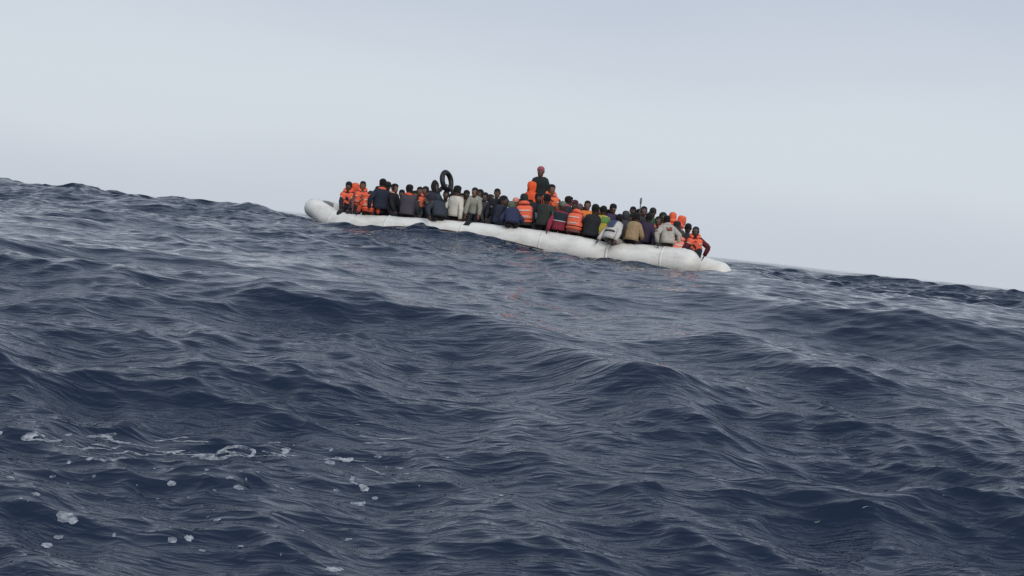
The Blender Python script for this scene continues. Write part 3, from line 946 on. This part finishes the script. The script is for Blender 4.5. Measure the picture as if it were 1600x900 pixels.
PI = math.pi
PEOPLE = [
    # px, py (head centre), lateral place, facing, jacket, label, options
    (545, 291, -0.58, -5, '#1d1f2a', 'person in dark jacket and open orange life vest nearest the raised bow', dict(fixed=True, vest=ORANGE, gear='beanie', arms='lap')),
    (556, 293, 0.05, 150, '#d9532f', 'person with orange hood up behind the first two at the bow', dict(gear='hood', gearcol='#e2623c')),
    (567, 290, -0.50, 8, '#6a4a48', 'person second from the bow, bare headed, tall orange vest over grey sleeves', dict(fixed=True, vest=ORANGE, skin=3, arms='hang')),
    (579, 304, -0.80, 178, '#b8472f', 'small hunched person all in orange, head low, third from the bow', dict(fixed=True, build=0.84, vest='#f4602f', gear='beanie', gearcol='#2a2d20', hpitch=-15)),
    (598, 287, -0.80, 165, '#1b2233', 'person in navy jacket seen from behind with pink orange collar', dict(collar='#e06a50', gear='hair')),
    (606, 291, 0.0, 200, '#1e2a27', 'dark headed person in green black coat pressed behind the navy jacket', dict(gear='beanie', gearcol='#1b1b1d')),
    (617, 294, -0.45, 60, '#191a20', 'person in black coat with pale pink scarf, turned towards the stern', dict(collar='#e2a090', skin=3)),
    (640, 296, -0.82, 180, '#46414a', 'person in grey purple jacket from behind with thick orange collar', dict(collar='#f06038', vest=None)),
    (656, 299, 0.35, 0, '#26382f', 'brown faced bareheaded person in green top facing the camera', dict(skin=3)),
    (665, 298, -0.15, 10, '#3c3a55', 'person with orange collar and purple grey jacket left of the pointed hood', dict(vest='#e65a36', skin=1)),
    (680, 293, -0.30, 15, '#2c2a3a', 'person in dark pointed hood with khaki forearms folded', dict(gear='pointhood', gearcol='#17171b', arms='cross', sleeve='#6a6a52')),
    (684, 311, -0.85, 190, '#2f343f', 'slate hooded person sitting low in front of the tyre holder', dict(gear='hood')),
    (697, 305, -0.10, 0, '#23262e', 'person in dark top holding the black inner tube overhead', dict(arms='up', skin=0, gear='hair')),
    (715, 298, -0.75, 160, '#c9c2b4', 'person in cream white shirt seen from behind right of the inner tube', dict(legs='#4a4038', side=-4)),
    (729, 304, -0.2, 20, '#57433a', 'person in brown jacket between the cream shirt and the leaning man', dict(skin=2)),
    (742, 300, -0.50, -30, '#9c9b8f', 'person in light grey jacket leaning bare forearms onto the tube', dict(arms='down', lean=26, skin=3, sleeve='#8d8b7e')),
    (750, 303, 0.25, 30, '#22242a', 'black haired person directly behind the light grey jacket', dict()),
    (758, 308, -0.15, 0, '#3a3c42', 'person in charcoal jacket left of the upright man with white patches', dict(gear='beanie', gearcol='#202024')),
    (777, 302, -0.35, 5, '#1d1f27', 'upright person in black jacket with pale collar and white chest patches', dict(skin=1, collar='#b9b49a', arms='hang', extra=[('chest_patch', '#c9cbd0', 0.24, 0.30, 0.35, 0.7), ('chest_patch', '#8d93a8', 0.26, 0.30, -0.65, -0.4)])),
    (790, 318, 0.10, -40, '#c2645a', 'person in salmon red top half hidden right of the white patch jacket', dict(gear='beanie', gearcol='#3a2326')),
    (800, 322, -0.82, 185, '#2a2f4d', 'person in navy blue jacket with olive hood, back to the camera', dict(gear='hood', gearcol='#5a6350')),
    (806, 316, -0.05, 20, '#8e5142', 'person in rust coloured top with pink cap behind the olive hood', dict(gear='cap', gearcol='#d58a78', skin=3)),
    (819, 311, -0.72, 175, '#2a2d2b', 'person in orange vest with white bands and dark green hood', dict(vest='#ee5a38', gear='hood', gearcol='#222c28')),
    (832, 292, 0.45, 170, '#e8552c', 'person in bright orange hooded coat left of the highest man', dict(gear='hood', gearcol='#f05a2c', stand=True)),
    (845, 268, 0.92, -10, '#1b2423', 'highest person, standing in black green jacket and dull pink cap', dict(gear='beanie', gearcol='#9c5560', seat='ontube', stand=True, arms='hang', lean=11, skin=1)),
    (841, 309, -0.45, 10, '#20242f', 'dark dressed person with white shirt panel below the highest man', dict(extra=[('shirt_panel', '#c2ccd6', 0.06, 0.26, -0.2, 0.35)], gear='hair')),
    (855, 311, -0.80, 190, '#2c322c', 'person in dark olive coat seated left of the burgundy jacket', dict(gear='hair')),
    (862, 296, 0.20, 10, '#7b2f30', 'person in orange vest and red top standing right of the highest man', dict(vest='#f0642e', stand=True, arms='cross', skin=3)),
    (879, 322, -0.82, 180, '#7d2436', 'person in burgundy jacket with dark yoke and white bands from behind', dict(gear='beanie', gearcol='#6b7263', sleeve='#8c2a44', arms='tube', extra=[('yoke', '#16272f', 0.26, 0.46, PI - 1.25, PI + 1.25), ('band', '#d9d6d2', 0.235, 0.262, PI - 1.3, PI + 1.3), ('shoulder_panel', '#c9cfcd', 0.28, 0.44, PI - 1.55, PI - 1.27), ('shoulder_panel', '#c9cfcd', 0.28, 0.44, PI + 1.27, PI + 1.55)])),
    (889, 314, -0.1, 50, '#2c2c30', 'dark haired person with bright pink scarf behind the burgundy jacket', dict(collar='#e05a7a')),
    (905, 326, -0.72, 175, '#7a4a44', 'person in orange vest with white stripes and grey maroon beanie', dict(vest='#f2603a', gear='beanie', gearcol='#5f4a50')),
    (918, 321, 0.0, 15, '#e8813a', 'bareheaded person in light orange top behind the striped vest', dict(skin=3)),
    (930, 327, -0.82, 185, '#1c1e22', 'person in plain black jacket left of the yellow green jersey', dict()),
    (943, 329, -0.60, 165, '#b8a44a', 'person in yellow and green jersey reaching one hand to the tube', dict(arms=('tube', 'lap'), extra=[('shoulder_panel', '#5c8a46', 0.30, 0.47, PI - 1.5, PI - 0.2)])),
    (950, 335, 0.1, 0, '#a3392f', 'person in red top glimpsed behind the yellow jersey', dict(gear='beanie', gearcol='#1d1a1c')),
    (958, 326, -0.15, 20, '#3d2f52', 'tall headed person in purple jacket behind the patterned shirt', dict(gear='beanie', gearcol='#16161a')),
    (968, 342, -0.88, 170, '#c2bdb8', 'person in white blue and orange patterned shirt bent over the tube', dict(lean=25, hpitch=-20, legs='#8c8680', arms='tube', extra=[('print', '#3c4a6a', 0.26, 0.46, PI - 0.5, PI + 0.45), ('print', '#c8664a', 0.32, 0.44, PI + 0.7, PI + 1.2), ('print', '#3a332f', 0.12, 0.17, PI - 1.0, PI + 0.9)])),
    (978, 337, -0.05, 180, '#3b3d42', 'person in charcoal hood between patterned shirt and tan coat', dict(gear='hood', gearcol='#3e4046')),
    (989, 330, 0.55, 10, '#2b2b33', 'dark headed person farthest back beside the thin pole', dict()),
    (995, 340, -0.80, 175, '#9a8262', 'person in tan coat seen from behind, ochre shirt at its side', dict(gear='hair', extra=[('ochre_panel', '#b58a3e', 0.0, 0.30, PI + 0.75, PI + 1.5)])),
    (1006, 330, -0.1, 0, '#34323a', 'bareheaded person in dark jacket with grey strap under the pole', dict(extra=[('strap', '#8a8a84', 0.16, 0.44, -0.5, -0.3)])),
    (1014, 340, -0.58, 190, '#33283f', 'person in dark purple jacket between tan coat and grey hoodie', dict()),
    (1020, 332, 0.40, 20, '#2c5040', 'person in green jacket with white collar behind the purple jacket', dict(collar='#d6d6d0', gear='cap', gearcol='#1a1c1e')),
    (1029, 346, -0.1, 0, '#58463e', 'person in pink orange vest peeking left of the grey hoodie', dict(vest='#f07a5c')),
    (1042, 344, -0.82, 178, '#aaa69c', 'person in light grey hoodie with red brown back print', dict(gear='hair', collar='#b2aea4', arms='side', legs='#5b5a58', extra=[('back_print', '#8a4a40', 0.30, 0.335, PI - 0.28, PI + 0.30), ('back_print', '#8a4a40', 0.35, 0.385, PI - 0.28, PI + 0.02), ('back_print', '#94604a', 0.35, 0.385, PI + 0.12, PI + 0.30)])),
    (1051, 340, -0.25, 180, '#d85a34', 'upright person with orange hood just above the grey hoodie', dict(gear='hood', gearcol='#f0643c', vest='#f0643c')),
    (1066, 345, -0.20, 100, '#33405a', 'person in blue jacket bending with orange hood and vest towards the stern', dict(vest='#f2683c', gear='hood', gearcol='#f2623c', lean=30)),
    (1075, 357, 0.35, 190, '#20242a', 'person in black top hidden behind the blue jacket near the stern', dict(gear='beanie')),
    (1064, 368, -0.60, 200, '#8a6a5c', 'low sitting person in pale pink orange vest behind the stern tube', dict(vest='#f0826a', gear='beanie', gearcol='#3c3a3c', hpitch=-20)),
    (1087, 362, -0.60, -5, '#5c1f28', 'last person at the stern, orange vest, maroon sleeve with elbow out', dict(vest='#f25a34', arms=('akimbo', 'lap'), skin=2, hpitch=-22, gear='hair', fixed=True, sleeve='#5a1c26')),
    (628, 303, 0.60, 5, '#2a2c36', 'dark haired person far side between black coat and orange collar', dict()),
    (706, 309, 0.55, 0, '#30302f', 'dark person far side right under the inner tube', dict(skin=2)),
    (767, 311, 0.60, 10, '#33353d', 'dark hooded person far side left of the white patch jacket', dict(gear='hood', gearcol='#25262b')),
    (812, 318, 0.65, 0, '#3a3f56', 'person in worn orange vest far side beside the green hood', dict(vest='#e0644a')),
    (871, 318, 0.60, 0, '#2b3b33', 'dark haired person in orange vest far side left of the pink scarf', dict(skin=2, vest='#e8603c')),
    (898, 320, 0.60, 10, '#5d2b40', 'maroon dressed person far side right of the pink scarf', dict(gear='beanie', gearcol='#4a2434')),
    (936, 331, 0.62, 0, '#2d3136', 'dark person far side between the two seated by the yellow jersey', dict()),
    (999, 334, 0.35, 0, '#28303a', 'slate dressed person far side left of the bareheaded one under the pole', dict()),
    (1036, 340, 0.62, 0, '#2a4038', 'dark green dressed person far side above the grey hoodie', dict(gear='beanie', gearcol='#22302c')),
    (591, 298, -0.15, 20, '#3a2a2c', 'dark brown dressed person squeezed left of the navy jacket near the bow', dict(skin=2)),
    (648, 305, -0.30, -20, '#2e3a3a', 'bareheaded person wedged right of the grey purple jacket', dict(skin=1)),
    (672, 305, 0.45, 0, '#41323a', 'small dark person between purple grey jacket and pointed hood', dict(gear='beanie')),
    (722, 309, 0.40, 10, '#3c3d33', 'olive brown person between cream shirt and brown jacket', dict(skin=1)),
    (787, 313, -0.55, 30, '#262a3c', 'person in midnight blue beside the white patch jacket', dict(gear='beanie', gearcol='#1b1b20')),
    (828, 319, 0.05, 0, '#4a4f5c', 'grey blue dressed person right of the dark green hood', dict()),
    (848, 322, 0.30, 20, '#372f2a', 'brown dressed person below the highest man, right of the white panel', dict(skin=2)),
    (912, 331, 0.30, -10, '#59303a', 'plum dressed person between the striped vest and the light orange top', dict(gear='beanie', gearcol='#2c1c22')),
    (984, 342, 0.25, 0, '#4c4a46', 'grey brown person right of the charcoal hood', dict()),
    (1058, 353, -0.55, 160, '#3a4656', 'steel blue dressed person right of the grey hoodie', dict(gear='beanie', gearcol='#20242c')),
]
info = {}
for p in PEOPLE:
    info[p[5]] = make_person(*p[:6], **p[6])

# ------------------------------------------------------------------ things carried along
MAT_BLACK = fabric('#17181b', 0.55, 0.25, 8, 'black_rubber')
_, base, rz, wr = info['person in dark top holding the black inner tube overhead']
rr = ray(698, 283)
t = (np.dot(B_ORG[:2], B_LAT[:2]) - 0.06) / np.dot(rr[:2], B_LAT[:2])
cpos = np.array([0, 0, CAMZ]) + rr * t
it = empty('inner_tube', tuple(cpos))
tag(it, 'black rubber inner tube held up above the heads', 'inner tube')
it.rotation_euler = (Matrix.Rotation(math.radians(-15), 3, 'Y') @ Matrix.Rotation(math.radians(64), 3, 'Z') @ Matrix.Rotation(math.radians(90), 3, 'X')).to_euler()
mbt = MB(); rings = []
for a in np.linspace(0, 2 * np.pi, 40, endpoint=False):
    c = np.array([math.cos(a), math.sin(a), 0]) * 0.255
    th = np.linspace(0, 2 * np.pi, 14, endpoint=False)
    rad = 0.076 * (1 + 0.03 * math.sin(a * 5))
    rings.append(c + np.outer(np.cos(th) * rad, c / 0.255) + np.outer(np.sin(th) * rad, [0, 0, 1]))
rings.append(rings[0])
mbt.ring_loft(rings, False, False)
mbt.build('ring', MAT_BLACK, it)
vs = MB(); vs.tube([(0.16, 0, 0.03), (0.13, 0, 0.045), (0.11, 0, 0.05)], [0.008, 0.006, 0.005], 6); vs.build('valve', fabric('#8a8a88', 0.4), it)

pr = ray(1002, 309)
t = (np.dot(B_ORG[:2], B_LAT[:2]) + 0.15) / np.dot(pr[:2], B_LAT[:2])
ptop = np.array([0, 0, CAMZ]) + pr * t
ss = float(np.dot(ptop - B_ORG, B_FWD)); pfz = float(tube_cz(ss)) - 0.13
pole = empty('pole', (ptop[0], ptop[1], pfz))
tag(pole, 'thin grey pole sticking up above the heads near the stern', 'pole')
ph = ptop[2] - pfz
pm = MB(); pm.tube([(0.02, 0, 0), (0.01, 0, ph * 0.5), (0, 0, ph - 0.16)], [0.018, 0.017, 0.016], 8); pm.build('shaft', fabric('#55585c', 0.5), pole)
pm = MB(); pm.tube([(0, 0, ph - 0.17), (0, 0, ph - 0.15), (0, 0, ph - 0.02), (0, 0, ph)], [0.018, 0.030, 0.030, 0.012], 8); pm.build('tip', fabric('#6c7074', 0.5), pole)

# dark rag hanging over the tube beside the leaning man
rr = ray(733, 346)
t = (np.dot(B_ORG[:2], B_LAT[:2]) - HALF - 0.1) / np.dot(rr[:2], B_LAT[:2])
q = np.array([0, 0, CAMZ]) + rr * t
ss = float(np.dot(q - B_ORG, B_FWD)); zc_ = float(tube_cz(ss))
rag = MB(); rs = []
for k, off in enumerate(np.linspace(-0.075, 0.075, 7)):
    ring = []
    for a in (60, 72, 84, 96, 108, 122, 134):
        aa = math.radians(a); R2 = TR * 1.02 + 0.012 + 0.016 * math.sin(k * 2.1 + a * 0.09)
        lat = -HALF + (math.cos(aa) * R2 if True else 0)
        w = boat_to_world(ss + off * (1 + 0.2 * math.sin(a)), lat, zc_ + math.sin(aa) * R2)
        ring.append(w)
    rs.append(ring)
rag.ring_loft(rs, False, False, closed=False)
ro = rag.build('cloth_rag', fabric('#151618', 0.9))
tag(ro, 'small black rag draped over the white tube', 'cloth')
md = ro.modifiers.new('thickness', 'SOLIDIFY'); md.thickness = 0.012
